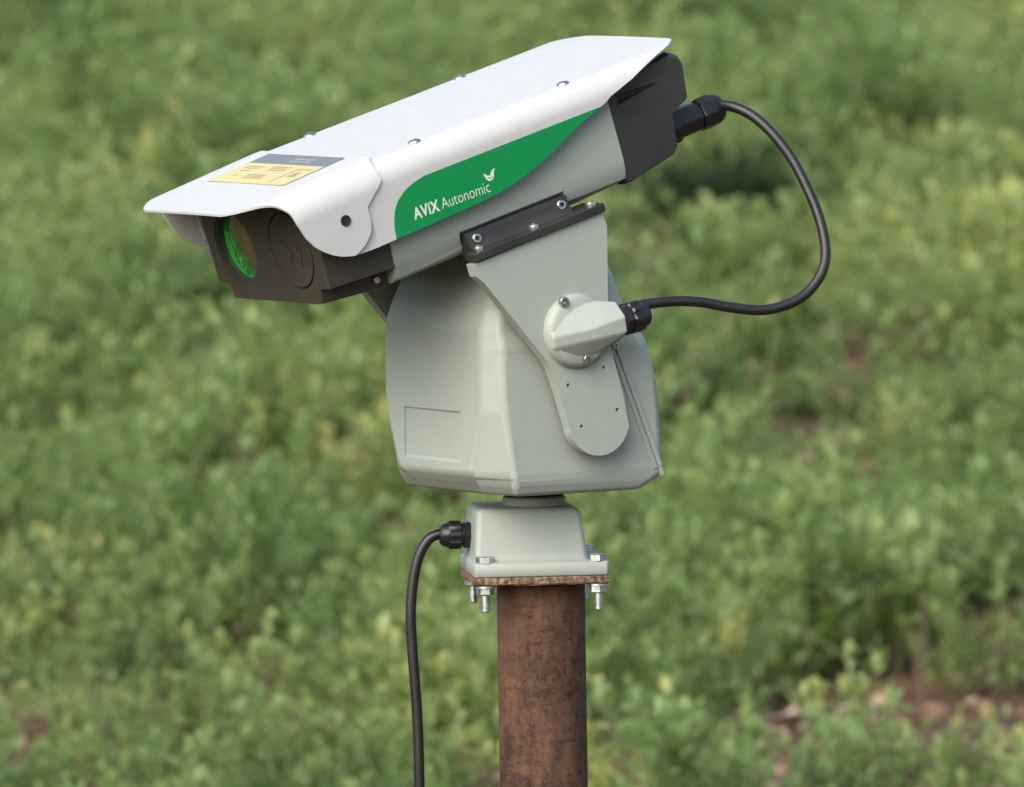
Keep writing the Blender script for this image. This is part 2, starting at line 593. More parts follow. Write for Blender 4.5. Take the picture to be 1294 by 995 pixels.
def gland(c, d, scale=1.0, hint=(0, 0, 1), body=0.0, nut_len=0.022, r=0.0135):
    """cable gland: flange hex, threaded neck, ribbed domed nut"""
    v, f = [], []
    k = scale
    c, d = Vector(c), Vector(d).normalized()
    add(v, f, *lathe(c, d, [(0, r * 1.10 * k), (.0062 * k, r * 1.10 * k), (.007 * k, r * 0.98 * k)], 6, hint))
    add(v, f, *lathe(c, d, [(.004 * k, r * .86 * k), (.012 * k + body, r * .86 * k)], 28, hint))
    s0 = .0085 * k + body
    n = 48
    x, y, _ = basis(d, hint)
    rings = []
    for t, rr in ((0, .93), (.0015, 1.02), (nut_len * .55, 1.02), (nut_len * .62, .93), (nut_len * .9, .80), (nut_len, .62)):
        ringp = []
        for q in range(n):
            rib = 1.0 if t > nut_len * .58 else (1.0 + 0.045 * (1 if (q % 6) < 3 else -1))
            ringp.append(tuple(c + d * (s0 + t * k) + (x * cos(2 * pi * q / n) + y * sin(2 * pi * q / n)) * r * rr * rib * k))
        rings.append(ringp)
    add(v, f, *loft(rings))
    return mesh("cable_gland", v, f)
obj("cable_gland", gland((-hb + .0035, 0.004, 0.0385), (-1, 0, 0.0)), M_GLAND, base, BW)

# ---- turret body: stacked eight-sided sections
def octo(z, F, fw, Ff, Sx, bs, B, bw):
    """front plane F half-width fw; side plane Sx from Ff back to -bs; back plane -B half-width bw"""
    r = [(F, fw), (Ff, Sx), (-bs, Sx), (-B, bw)]
    p = r + [(q[0], -q[1]) for q in r[::-1]]
    return [tp(f_, s_, z) for f_, s_ in p]
lev = [octo(0.0845, 0.0720, 0.0460, 0.0680, 0.0900, 0.0450, 0.0830, 0.0450),
       octo(0.0865, 0.0940, 0.0540, 0.0860, 0.1090, 0.0570, 0.1050, 0.0480),
       octo(0.0985, 0.1070, 0.0620, 0.0900, 0.1145, 0.0790, 0.1210, 0.0500),
       octo(0.1080, 0.1160, 0.0690, 0.0910, 0.1155, 0.0805, 0.1225, 0.0500),
       octo(0.1700, 0.1160, 0.0935, 0.1000, 0.1155, 0.0770, 0.1200, 0.0490),
       octo(0.2000, 0.1160, 0.0940, 0.1020, 0.1155, 0.0740, 0.1160, 0.0470),
       octo(0.2340, 0.1160, 0.0940, 0.1020, 0.1150, 0.0570, 0.1080, 0.0440),
       octo(0.2520, 0.1160, 0.0935, 0.1020, 0.1100, 0.0470, 0.0950, 0.0400),
       octo(0.2720, 0.1100, 0.0915, 0.0970, 0.1070, 0.0410, 0.0870, 0.0360),
       octo(0.2980, 0.0990, 0.0870, 0.0870, 0.1030, 0.0350, 0.0790, 0.0300),
       octo(0.3240, 0.0800, 0.0800, 0.0700, 0.0970, 0.0250, 0.0710, 0.0240)]
turret = bevel(obj("turret_body", mesh("turret_body", *loft(lev)), M_GREY, unit, TW), 0.0046, 4, 8)
# shallow rectangular recess on the front, its lower lip sloping outwards
fr = 0.1162
rec = [[tp(fr + .0042, s_, z_) for s_, z_ in ((-.0590, .1130), (.0545, .1130), (.0545, .1704), (-.0590, .1704))],
       [tp(fr - .0028, s_, z_) for s_, z_ in ((-.0578, .1215), (.0525, .1215), (.0525, .1696), (-.0578, .1696))]]
subtract(turret, mesh("cut", *loft(rec), smooth=False))
turret.data.polygons.foreach_set("use_smooth", [False] * len(turret.data.polygons))
turret.data.update()
# lid flange either side of the slanted joint
lid = []
lf = []
def strip(p0, p1, off0, off1, s0, s1):
    """bar along the joint p0->p1 in the side plane, between two offsets"""
    d = Vector((p1[0] - p0[0], p1[1] - p0[1])).normalized()
    n = Vector((d[1], -d[0]))
    pts = []
    for p in (p0, p1):
        for o_ in (off0, off1):
            pts.append((p[0] + n[0] * o_, p[1] + n[1] * o_))
    poly = [pts[0], pts[1], pts[3], pts[2]]
    return extrude(poly, lambda q, t: tp(q[0], t, q[1]), s0, s1)
J0, J1 = (-.0265, .2330), (-.0765, .1080)
v, f = strip(J0, J1, .0006, .0052, .108, .1180)
j = obj("joint_flange", mesh("joint_flange", v, f), M_GREY, unit, TW)
bevel(j, .0008, 2)
v, f = strip(J0, J1, -.0052, -.0006, .108, .1172)
j = obj("joint_flange", mesh("joint_flange", v, f), M_GREY, unit, TW)
bevel(j, .0008, 2)
J2 = (-.0795, .0985)
v, f = [], []
add(v, f, *strip(J1, J2, .0006, .0050, .106, .1172))
j = obj("joint_flange", mesh("joint_flange", v, f), M_GREY, unit, TW)
bevel(j, .0008, 2)

def screw_mesh(r, hgt, hexr, dome=False):
    """socket-head screw along +z with a real hex well"""
    n = 24
    prof = [(0, r), (hgt * .72, r), (hgt * .93, r * .93), (hgt, r * .84)] if not dome else [(0, r), (hgt * .35, r * .97), (hgt * .7, r * .80), (hgt * .92, r * .6)]
    v, f = [], []
    rings = []
    for t, q in prof:
        rings.append([(q * cos(2 * pi * k / n), q * sin(2 * pi * k / n), t) for k in range(n)])
    top = hgt if not dome else hgt * .98
    for t, q in ((top, hexr * 1.05), (top - hgt * .1, hexr), (hgt * .35, hexr)):
        rg = []
        for k in range(n):
            an = 2 * pi * k / n
            hx = cos(pi / 6) / cos(((an + pi / 6) % (pi / 3)) - pi / 6)
            rg.append((q * hx * cos(an), q * hx * sin(an), t))
        rings.append(rg)
    add(v, f, *loft(rings))
    return mesh("screw", v, f, ang=28)
SCREW = screw_mesh(.0052, .0050, .0026)
SCREW_S = screw_mesh(.0036, .0028, .0018)
v, f = lathe((0, 0, 0), (0, 0, 1), [(0, .0068), (.0010, .0068), (.0024, .0056), (.0032, .0036), (.0034, .0006)], 28)
SCREW_D = mesh("screw", v, f, ang=60)

def place(W, p, d, spin=0.0):
    x, y, d = basis(d)
    m = frame(x, y, d, Vector(p))
    return W @ m @ Matrix.Rotation(spin, 4, 'Z')
for p in ((-.0275, .1165, .2325), (-.0800, .1090, .1045)):
    obj("screw", SCREW_S, M_STEEL, turret, place(TW, tp(*p), (0, -1, 0)))

# ---- fork arms
arm_out = [(.1486, .3211), (-.0011, .3680), (-.0073, .3543), (-.0072, .2860), (-.0078, .2390), (-.0238, .1835), (-.0297, .1515)]
for k in range(1, 14):
    an = radians(0 + 180 * k / 14)
    c0 = (.0050, .1590)
    arm_out.append((c0[0] - .0350 * cos(an + radians(12)), c0[1] - .0345 * sin(an + radians(12))))
arm_out += [(.0397, .1549), (.0528, .1950), (.0600, .2140), (.0662, .2232), (.1362, .3025), (.1452, .3092)]
arms = []
for sd in (1, -1):
    v, f = extrude(arm_out, lambda q, t: tp(q[0], t, q[1]), sd * .1245, sd * .1380)
    arm = obj("fork_arm", mesh("fork_arm", v, f), M_GREY, unit, TW)
    arms.append(arm)
v = []
f = []
HOLES = [(.0408, .1968), (-.0011, .2127), (-.0161, .1696), (.0259, .1550)]
for a_, z_ in HOLES:
    add(v, f, *lathe(tp(a_, .1300, z_), (0, -1, 0), [(0, .0019), (.02, .0019)], 16))
subtract(arms[0], mesh("cut", v, f))
for arm in arms:
    bevel(arm, .0026, 3, 25)
# tilt bearing hub between turret and arm
for sd in (1, -1):
    v, f = lathe(tp(.033, sd * .105, .2500), (0, -sd, 0), [(0, .030), (.0205, .030)], 36)
    obj("tilt_hub", mesh("tilt_hub", v, f), M_GREY, unit, TW)

# ---- junction cover on the near arm
cc = Vector((.0315, .2510))
jd = Vector((-cos(radians(11)), sin(radians(11))))        # towards the gland, (f,z)
jn = Vector((-jd[1], jd[0]))
if jn[1] < 0:
    jn = -jn
def jp(l, w, s_):
    q = cc + jd * l + jn * w
    return tp(q[0], s_, q[1])
v, f = lathe(tp(cc[0], .1375, cc[1]), (0, -1, 0), [(0, .0372), (.0050, .0372), (.0085, .0345), (.0112, .0310)], 56)
jc = obj("junction_cover", mesh("junction_cover", v, f, ang=40), M_GREY, unit, TW)
bm = bmesh.new()
pts = [(-.0350, -.0120, .1445), (-.0350, .0075, .1445), (-.0335, -.0095, .1490), (-.0335, .0010, .1500),
       (-.0230, -.0235, .1440), (-.0110, -.0290, .1440), (.0040, -.0305, .1440), (.0180, -.0270, .1440), (-.0230, .0220, .1440), (-.0110, .0285, .1440), (.0040, .0300, .1440), (.0180, .0270, .1440), (.0435, -.0180, .1440), (.0435, .0195, .1440),
       (.0435, -.0180, .1520), (.0435, .0195, .1540), (.0425, -.0105, .1675), (.0425, .0060, .1690), (.0050, -.0100, .1620), (.0050, .0020, .1635)]
for p in pts:
    bm.verts.new(jp(*p))
bmesh.ops.convex_hull(bm, input=bm.verts)
bmesh.ops.dissolve_limit(bm, angle_limit=radians(4), verts=bm.verts, edges=bm.edges)
jb = obj("cable_spout", bm_mesh("cable_spout", bm), M_GREY, jc, TW)
bevel(jb, .0028, 3, 15)
for p in ((.0510, .1474, .2810), (.0245, .1474, .2225)):
    obj("screw", SCREW, M_STEEL, jc, place(TW, tp(p[0], p[1] - .001, p[2]), (0, -1, 0), 0.3))
gd = (-(jd[0]), 0.0, jd[1])
gme2 = gland(jp(.0425, .0005, .1560), gd, 1.12, nut_len=.020)
obj("cable_gland", gme2, M_GLAND, jc, TW)

# ---- housing body
def sec(a, top, w, wl, bot):
    h_ = [(w - .020, top), (w - .004, top - .010), (w, top - .022), (w, .006), (w - .0018, -.006), (w - .0055, -.0145), (w - .0105, bot + .0040), (w - .0180, bot)]
    return [hp(a, s_, u_) for s_, u_ in h_] + [hp(a, -s_, u_) for s_, u_ in h_[::-1]]
body = obj("housing_body", mesh("housing_body", *loft([
    sec(-.2365, .088, .1150, .094, -.0290), sec(-.15, .088, .1165, .095, -.0275), sec(-.05, .088, .1165, .096, -.0240), sec(.0455, .086, .1150, .096, -.0190)]), ang=50), M_GREY, unit, HW)
# pocket in the lower side behind the rail
v, f = box(hp(-.1580, .140, -.040), hp(-.0305, .1085, -.0020))
subtract(body, mesh("cut", v, f, smooth=False))

# ---- dark front cover with two apertures
def fsec(a, g, bot):
    w, nb = .1120 + g, .0905 + g
    h_ = [(w - .016, .0880), (w, .0760), (w, .020), (w - .0015, -.0085 + bot * .5), (nb + .001, -.0100 + bot * .5), (nb - .0035, -.0250 + bot), (nb - .0070, -.0258 + bot)]
    return [hp(a, s_, u_) for s_, u_ in h_] + [hp(a, -s_, u_) for s_, u_ in h_[::-1]]
front = obj("front_cover", mesh("front_cover", *loft([fsec(-.3134, -.0012, .0006), fsec(-.3120, 0, 0), fsec(-.2360, .0015, -.0070)]), ang=30), M_HEAD, unit, HW)
LC, RC = (-.0566, .0286), (.0558, .0298)
v, f = lathe(hp(-.3300, LC[0], LC[1]), (1, 0, 0), [(0, .0385), (.0182, .0375), (.0182, .0355), (.0500, .0350)], 64)
subtract(front, mesh("cut", v, f))
# ring groove round the blank cap
n = 64
ringv, ringf = [], []
prof = [(-.320, .0408), (-.3134, .0404), (-.3095, .0398), (-.3095, .0384), (-.320, .0378)]
rings = []
for k in range(n):
    an = 2 * pi * k / n
    rings.append([hp(a_, RC[0] + r_ * cos(an), RC[1] + r_ * sin(an)) for a_, r_ in prof])
v, f = loft(rings + [rings[0]], cap=False)
bm = bmesh.new()
bm.from_mesh(mesh("t", v, f))
bmesh.ops.remove_doubles(bm, verts=bm.verts, dist=1e-6)
subtract(front, bm_mesh("cut", bm))
# engraved strokes on the blank cap
def stroke(pts, w, a0, a1):
    """flat polyline bar in the face plane"""
    P = [Vector(p) for p in pts]
    L, R_ = [], []
    for i, p in enumerate(P):
        d = (P[min(i + 1, len(P) - 1)] - P[max(i - 1, 0)]).normalized()
        n_ = Vector((-d[1], d[0]))
        L.append(p + n_ * w / 2)
        R_.append(p - n_ * w / 2)
    poly = L + R_[::-1]
    return extrude(poly, lambda q, t: hp(t, q[0], q[1]), a0, a1)
for pts in ([(-.019, .012), (-.008, .007), (.001, -.002), (-.001, -.009), (-.006, -.012)], [(.019, .006), (.018, -.004), (.014, -.018)]):
    v, f = stroke([(RC[0] + x, RC[1] + y) for x, y in pts], .0017, -.320, -.3122)
    subtract(front, mesh("cut", v, f, smooth=False))
# lens: convex pane and retaining ring inside the bore
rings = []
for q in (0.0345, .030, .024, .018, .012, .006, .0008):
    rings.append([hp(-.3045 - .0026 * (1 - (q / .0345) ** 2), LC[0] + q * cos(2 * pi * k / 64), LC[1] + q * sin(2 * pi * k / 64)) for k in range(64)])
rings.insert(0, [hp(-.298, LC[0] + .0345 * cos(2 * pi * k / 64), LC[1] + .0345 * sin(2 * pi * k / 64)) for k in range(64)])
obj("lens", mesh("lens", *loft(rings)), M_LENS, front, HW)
rings = []
for k in range(64):
    an = 2 * pi * k / 64
    rings.append([hp(a_, LC[0] + r_ * cos(an), LC[1] + r_ * sin(an)) for a_, r_ in ((-.2980, .0356), (-.3066, .0356), (-.3070, .0350), (-.3064, .0342), (-.2980, .0342))])
v, f = loft(rings + [rings[0]], cap=False)
bm = bmesh.new()
bm.from_mesh(mesh("t", v, f))
bmesh.ops.remove_doubles(bm, verts=bm.verts, dist=1e-6)
obj("lens_ring", bm_mesh("lens_ring", bm), M_BLACK, front, HW)
obj("screw", SCREW_S, M_STEEL, front, place(HW, hp(-.2500, .0915, -.0215), (0, -1, 0)))
v, f = box(hp(-.2535, .0935, -.0250), hp(-.2460, .0880, -.0235))

# ---- black rear cover
prof = [(.0445, .0860), (.0455, -.0215), (.0500, -.0225), (.1070, -.0120), (.1130, -.0060), (.1175, .0300), (.1380, .0385), (.1410, .0420), (.1455, .0760), (.1430, .0840), (.1330, .0895), (.1000, .0895)]
def rear_ring(s_, k):
    cx, cy = .085, .036
    return [hp(cx + (a_ - cx) * (1 - k * .07 if a_ > .05 else 1), s_, cy + (u_ - cy) * (1 - k * .08)) for a_, u_ in prof]
rings = [rear_ring(-.1130, 1), rear_ring(-.1085, .45), rear_ring(-.1000, 0), rear_ring(.1000, 0), rear_ring(.1085, .45), rear_ring(.1130, 1)]
# keep the mating edge at full height
rear = obj("rear_cover", mesh("rear_cover", *loft(rings)), M_BLACK, unit, HW)
def wedge(a0, a1, u0, u1, d, s0=.118):
    # slot that starts deep and runs out to nothing
    tri = [hp(a0, s0, u0), hp(a0, s0 - d, u0), hp(a1, s0 - .004, (u0 + u1) / 2 + .0015), hp(a0, s0, u1), hp(a0, s0 - d, u1), hp(a1, s0 + .002, (u0 + u1) / 2 + .0015)]
    bm = bmesh.new()
    for p in tri:
        bm.verts.new(p)
    bmesh.ops.convex_hull(bm, input=bm.verts)
    return bm_mesh("cut", bm, False)
subtract(rear, wedge(.0570, .1120, .0585, .0700, .022))
v = [hp(*q) for q in ((.070, .100, .078), (.070, .112, .078), (.070, .112, .098), (.070, .088, .098), (.124, .101, .0865), (.124, .100, .0905))]
bm = bmesh.new()
for p in v:
    bm.verts.new(p)
bmesh.ops.convex_hull(bm, input=bm.verts)
subtract(rear, bm_mesh("cut", bm, False))
bevel(rear, .0045, 4, 28)
# rear gland: long ribbed body and clamp nut
v, f = [], []
gc, gdir = Vector(hp(.1080, .0700, .0095)), Vector((1, 0, 0))
x_, y_, _ = basis(gdir)
rings = []
for t, r_ in ((0, .0185), (.030, .0180), (.0315, .0175), (.0330, .0160), (.058, .0150), (.0585, .0125), (.0625, .0125)):
    rg = []
    for k in range(48):
        rib = 1.0 + (0.05 if t < .0312 and (k % 4) < 2 else 0)
        an = 2 * pi * k / 48
        fl = 1.0 if t < .0325 else min(1.0, .93 / max(abs(cos((an % (pi / 3)) - pi / 6)), .01))
        rg.append(tuple(gc + gdir * t + (x_ * cos(an) + y_ * sin(an)) * r_ * rib * fl))
    rings.append(rg)
add(v, f, *loft(rings))
obj("cable_gland", mesh("cable_gland", v, f), M_GLAND, rear, HW)
v, f = [], []
add(v, f, *lathe(gc + gdir * .0600, gdir, [(0, .0158), (.0012, .0168), (.0155, .0172), (.0165, .0166)], 8))
add(v, f, *lathe(gc + gdir * .0755, gdir, [(0, .0160), (.006, .0155), (.0115, .0130), (.0130, .0085)], 36))
obj("gland_nut", mesh("gland_nut", v, f), M_GLAND, rear, HW)

# ---- side rails between housing and arms
for sd in (1, -1):
    v, f = [], []
    def rb(a0, a1, s0, s1, u0, u1):
        add(v, f, *box(hp(a0, sd * s0, u0), hp(a1, sd * s1, u1)))
    rb(-.1630, -.0045, .1235, .1420, -.0312, -.0222)
    rb(-.1540, -.0060, .1040, .1234, -.0306, -.0228)
    rail = obj("mounting_rail", mesh("mounting_rail", v, f, smooth=False), M_BLACK, unit, HW)
    bevel(rail, .0014, 2)
    # concave upright flange
    pr = [(.1060, -.0310), (.1238, -.0310), (.1238, -.0225), (.1290, -.0225), (.1262, -.0200), (.1235, -.0165), (.1220, -.0120), (.1218, -.0070), (.1205, -.0050), (.1080, -.0050)]
    v, f = extrude(pr, lambda q, t: hp(t, sd * q[0], q[1]), -.1555, -.0330)
    fl = obj("rail_flange", mesh("rail_flange", v, f), M_BLACK, rail, HW)
    if sd == 1:
        for a_ in (-.1450, -.0420):
            obj("screw", SCREW, M_STEEL, rail, place(HW, hp(a_, .1200, -.0130), (0, -1, .15), a_ * 40))
        for a_ in (-.1530, -.0855, -.0165):
            obj("screw", SCREW, M_STEEL, rail, place(HW, hp(a_, .1350, -.0224), (0, 0, 1), a_ * 30))

# ---- sun shield (bent sheet) and the hood over its front end
def sheet(stations, amin, amax, thick, cols=26, warp=None):
    """stations: (key, s, u, ns, nu) across the bend; rows run along a"""
    nr = len(stations)
    V = []
    for lay in (0, 1):
        for (key, s_, u_, ns, nu) in stations:
            a0, a1 = amin(key, s_, u_), amax(key, s_, u_)
            for c in range(cols):
                t = c / (cols - 1)
                a_ = a0 + (a1 - a0) * t
                s2, u2 = s_ - ns * thick * lay, u_ - nu * thick * lay
                if warp:
                    s2, u2 = warp(a_, s2, u2)
                V.append(hp(a_, s2, u2))
    Fc = []
    off = nr * cols
    for i in range(nr - 1):
        for c in range(cols - 1):
            q = (i * cols + c, i * cols + c + 1, (i + 1) * cols + c + 1, (i + 1) * cols + c)
            Fc.append(q)
            Fc.append(tuple(k + off for k in q[::-1]))
    edge = [i * cols for i in range(nr)] + [(nr - 1) * cols + c for c in range(1, cols)] + [i * cols + cols - 1 for i in range(nr - 2, -1, -1)] + [c for c in range(cols - 2, 0, -1)]
    for k in range(len(edge)):
        a_, b_ = edge[k], edge[(k + 1) % len(edge)]
        Fc.append((a_, b_, b_ + off, a_ + off))
    return V, Fc

def bent(w, top, r, low, n_low=30):
    """cross-section stations from the left hem over the roof to the right hem"""
    right = []
    for s_ in np.linspace(0, w - r, 15):
        right.append(('roof', s_, top - .0012 * (s_ / w) ** 2, 0.0, 1.0))
    for k in range(1, 13):
        ph = radians(90 * k / 12)
        right.append((('bend', k / 12), w - r + r * sin(ph), top - .0012 - r + r * cos(ph), sin(ph), cos(ph)))
    u0_ = top - .0012 - r
    for k in range(1, n_low + 1):
        t = 1 - (1 - k / n_low) ** 1.9
        right.append(('skirt', w, u0_ + (low - u0_) * t, 1.0, 0.0))
    left = [(k, -s_, u_, -ns, nu) for k, s_, u_, ns, nu in right[:0:-1]]
    return left + right

HEM = [(.0725, .0400), (.069, .0310), (.0577, -.0050), (.0425, -.0390), (.0304, -.0770), (.0255, -.100), (.0227, -.1220), (.0202, -.1800), (.0184, -.2370), (.0175, -.2620)]
def sh_amax(key, s_, u_):
    if key == 'roof':
        x = abs(s_)
        rad, lim = (.075, .062) if s_ < 0 else (.100, .085)
        if x < lim:
            return .1500
        return .1500 - (.018 if s_ < 0 else .012) * ((x - lim) / (.106 - lim)) ** 2
    if key == 'skirt':
        return interp(HEM, u_)
    top_end = .132 if s_ < 0 else .138
    return interp([(0, top_end), (.25, .120), (.48, .0980), (.75, .0720), (1, .0400)], key[1])
def sh_amin(key, s_, u_):
    if key == 'roof':
        return -.2500
    if key == 'skirt':
        return interp([(.0725, -.262), (.060, -.2592), (.0175, -.2585)], u_)
    return -.250 - .012 * key[1]
shield = obj("sun_shield", mesh("sun_shield", *sheet(bent(.132, .0985, .0235, .0176), sh_amin, sh_amax, .0028, 40), ang=40), M_WHITE, unit, HW)

def hd_amin(key, s_, u_):
    if key == 'roof':
        x = abs(s_)
        if x < .074:
            return -.3900
        return -.3900 + .026 * ((x - .074) / .034) ** 1.7
    if key == 'skirt':
        return interp([(.0740, -.3410), (.0542, -.3350), (.0420, -.3280), (.0327, -.3190), (.0270, -.3110), (.0226, -.3020), (.0200, -.2930), (.0188, -.2880)], u_)
    return interp([(0, -.3640), (.3, -.3520), (.7, -.3430), (1, -.3410)], key[1])
def hd_amax(key, s_, u_):
    if key == 'roof':
        return -.2290
    if key == 'skirt':
        return interp([(.0735, -.2445), (.0600, -.2604), (.0450, -.2606), (.0360, -.2632), (.0300, -.2680), (.0250, -.2742), (.0215, -.2805), (.0188, -.2870)], u_)
    return interp([(0, -.2292), (.15, -.2325), (.45, -.2375), (.84, -.2366), (1, -.2440)], key[1])
def hd_warp(a_, s_, u_):
    dr = max(0.0, -.236 - a_) * .047
    w_ = min(1.0, max(0.0, (u_ - .03) / .05))
    return s_, u_ - dr * w_
hood = obj("front_hood", mesh("front_hood", *sheet(bent(.1346, .1018, .0275, .0189), hd_amin, hd_amax, .0022, 30, hd_warp), ang=40), M_WHITE, unit, HW)

for a_, s_ in ((-.1714, -.1065), (-.1744, .1060), (.0130, -.1065), (.0064, .1054)):
    obj("screw", SCREW_D, M_STEEL, shield, place(HW, hp(a_, s_, .0970), (0, 0, 1), a_ * 50))
# inner cheeks that carry on the skirt forward under the hood
for sd in (1, -1):
    V, Fc = [], []
    pr = [(-.2560, .0700), (-.2560, .0172), (-.2810, .0176), (-.2930, .0200), (-.3000, .0240), (-.3060, .0320), (-.3080, .0700)]
    V, Fc = extrude(pr, lambda q, t: hp(q[0], t, q[1]), sd * .1292, sd * .1308)
    obj("hood_cheek", mesh("hood_cheek", V, Fc, smooth=False), M_WHITE, hood, HW)
# hole with grommet in the hood's side
v, f = lathe(hp(-.2879, .1330, .0552), (0, -1, 0), [(0, .0056), (.0026, .0056), (.0029, .0052), (.0025, .0045), (.0024, .0003)], 28)

obj("grommet", mesh("grommet", v, f), M_HOLE, hood, HW)

# ---- green decal along the hem, lettering and bird
us = [.0188, .0192, .0198, .0206, .0220, .0240, .0265, .030, .034, .038, .042, .046, .050, .054, .058, .0615, .064, .0660, .0672, .0680]
L_ED = [(.0182, -.2372), (.030, -.2360), (.040, -.2330), (.047, -.2300), (.0550, -.2235), (.0618, -.2125), (.0655, -.2020), (.0680, -.1880)]
V, Fc = [], []
nc = 40
for s_ in (.1324, .1318):
    for u_ in us:
        a0, a1 = interp(L_ED, u_), interp(HEM, u_) - .0008
        for c in range(nc):
            V.append(hp(a0 + (a1 - a0) * c / (nc - 1), s_, u_))
off = len(us) * nc
for i in range(len(us) - 1):
    for c in range(nc - 1):
        q = (i * nc + c, i * nc + c + 1, (i + 1) * nc + c + 1, (i + 1) * nc + c)
        Fc += [q, tuple(k + off for k in q[::-1])]
edge = [i * nc for i in range(len(us))] + [(len(us) - 1) * nc + c for c in range(1, nc)] + [i * nc + nc - 1 for i in range(len(us) - 2, -1, -1)] + [c for c in range(nc - 2, 0, -1)]
for k in range(len(edge)):
    a_, b_ = edge[k], edge[(k + 1) % len(edge)]
    Fc.append((a_, b_, b_ + off, a_ + off))
obj("side_decal", mesh("side_decal", V, Fc, smooth=False), M_GREEN, shield, HW)

def text_mesh(txt, width, height, offset, spacing=1.0):
    c = bpy.data.curves.new("t", 'FONT')
    c.body = txt
    c.size = 1.0
    c.offset = offset
    c.space_character = spacing
    c.resolution_u = 4
    o = bpy.data.objects.new("t", c)
    COL.objects.link(o)
    bpy.context.view_layer.update()
    dg = bpy.context.evaluated_depsgraph_get()
    me = bpy.data.meshes.new_from_object(o.evaluated_get(dg))
    bpy.data.objects.remove(o)
    bpy.data.curves.remove(c)
    co = np.empty(len(me.vertices) * 3)
    me.vertices.foreach_get("co", co)
    co = co.reshape(-1, 3)
    lo, hi = co.min(0), co.max(0)
    co[:, 0] = (co[:, 0] - lo[0]) / (hi[0] - lo[0]) * width
    co[:, 1] = co[:, 1] / hi[1] * height
    me.vertices.foreach_set("co", co.ravel())
    me.materials.clear()
    me.update()
    return me
def side_plane(a_, u_, s_, rot=0.0, shear=0.0):
    m = Matrix(((1, 0, 0, a_), (0, 0, -1, -s_), (0, 1, 0, u_), (0, 0, 0, 1)))
    return HW @ m @ Matrix.Rotation(rot, 4, 'Z')
obj("lettering", text_mesh("AViX", .0305, .0116, 0.030, 1.10), M_PRINT, shield, side_plane(-.2118, .0303, .13258, radians(-1.2)))
obj("lettering", text_mesh("Autonomic", .0580, .0112, -0.010, 1.0), M_PRINT, shield, side_plane(-.1785, .0297, .13258, radians(-1.2)))
# the bird emblem: two raised wings meeting over a round breast
def flat(polys, name, mat, parent, W):
    v, f = [], []
    for p in polys:
        add(v, f, [(x, y, 0) for x, y in p], [tuple(range(len(p)))])
    return obj(name, mesh(name, v, f, recalc=False, smooth=False), mat, parent, W)
B1 = [(-.0072, .0050), (-.0050, .0038), (-.0030, .0018), (-.0004, .0008), (.0012, .0020), (.0026, .0042), (.0052, .0058), (.0080, .0060), (.0062, .0044), (.0052, .0022), (.0046, -.0010), (.0026, -.0034), (-.0004, -.0044), (-.0034, -.0036), (-.0052, -.0014), (-.0060, .0014)]
flat([B1[::1]], "bird_emblem", M_PRINT, shield, side_plane(-.1168, .0432, .13258))
flat([[(-.0042, .0002), (-.0012, -.0022), (.0022, -.0016), (.0030, -.0008), (-.0010, -.0012)]], "bird_emblem", M_GREEN, shield, side_plane(-.1168, .0432, .13268))

# ---- warning label on the hood
def roof_u(a_):
    return .1018 - max(0.0, -.236 - a_) * .047
def on_roof(lift):
    # label plane: x along s (towards the visible side), y along a (backwards)
    a0 = -.3126
    t = math.atan(.047)
    o = HW @ Matrix.Translation(hp(a0, 0, roof_u(a0) + lift - .0003))
    ex, ey, ez = Vector((0, -1, 0)), Vector((cos(t), 0, sin(t))), Vector((-sin(t), 0, cos(t)))
    m = Matrix.Identity(4)
    for i, q in enumerate((ex, ey, ez)):
        for k in range(3):
            m[k][i] = q[k]
    return o @ m
LW = .0755
lab = flat([[(-LW, 0), (LW - .004, 0), (LW, .003), (LW, .0500), (-LW, .0500)]], "warning_label", M_LABELY, hood, on_roof(.0006))
flat([[(-LW, .0503), (LW, .0503), (LW, .0745), (-LW, .0745)]], "label_header", M_LABELG, hood, on_roof(.0006))
ink = []
def bar(x0, x1, y0, y1):
    ink.append([(x0, y0), (x1, y0), (x1, y1), (x0, y1)])
rng = np.random.default_rng(2)
for yy, x0, x1 in ((.0400, -.062, -.030), (.0355, -.062, -.036), (.0290, -.060, -.040), (.0420, -.015, .022), (.0375, -.012, .020), (.0330, -.010, .022), (.0200, -.030, .008), (.0160, -.026, .006), (.0120, -.028, .010)):
    x = x0
    while x < x1:
        w_ = rng.uniform(.003, .008)
        bar(x, min(x + w_, x1), yy, yy + .0024)
        x += w_ + .0016
bar(-.0520, -.0490, .0150, .0205)
for p, q in (((.036, .006), (.040, .040)), ((.040, .040), (.068, .040)), ):
    d = (Vector(q) - Vector(p)).normalized() * .0011
    n_ = Vector((-d[1], d[0]))
    p, q = Vector(p), Vector(q)
    ink.append([tuple(p - n_), tuple(q - n_), tuple(q + n_), tuple(p + n_)])
for (p, q) in (((.047, .022), (.061, .022)), ((.061, .022), (.054, .034)), ((.054, .034), (.047, .022)), ((.051, .0255), (.058, .0262))):
    d = (Vector(q) - Vector(p)).normalized() * .0012
    n_ = Vector((-d[1], d[0]))
    p, q = Vector(p), Vector(q)
    ink.append([tuple(p - n_), tuple(q - n_), tuple(q + n_), tuple(p + n_)])
flat(ink, "label_print", M_INK, hood, on_roof(.0008))
ink2 = ink
ink = []
for yy in (.0570, .0630):
    x = -.006
    while x < .030:
        w_ = rng.uniform(.003, .009)
        bar(x, x + w_, yy, yy + .0026)
        x += w_ + .0016
flat(ink, "label_print", M_INKL, hood, on_roof(.0008))
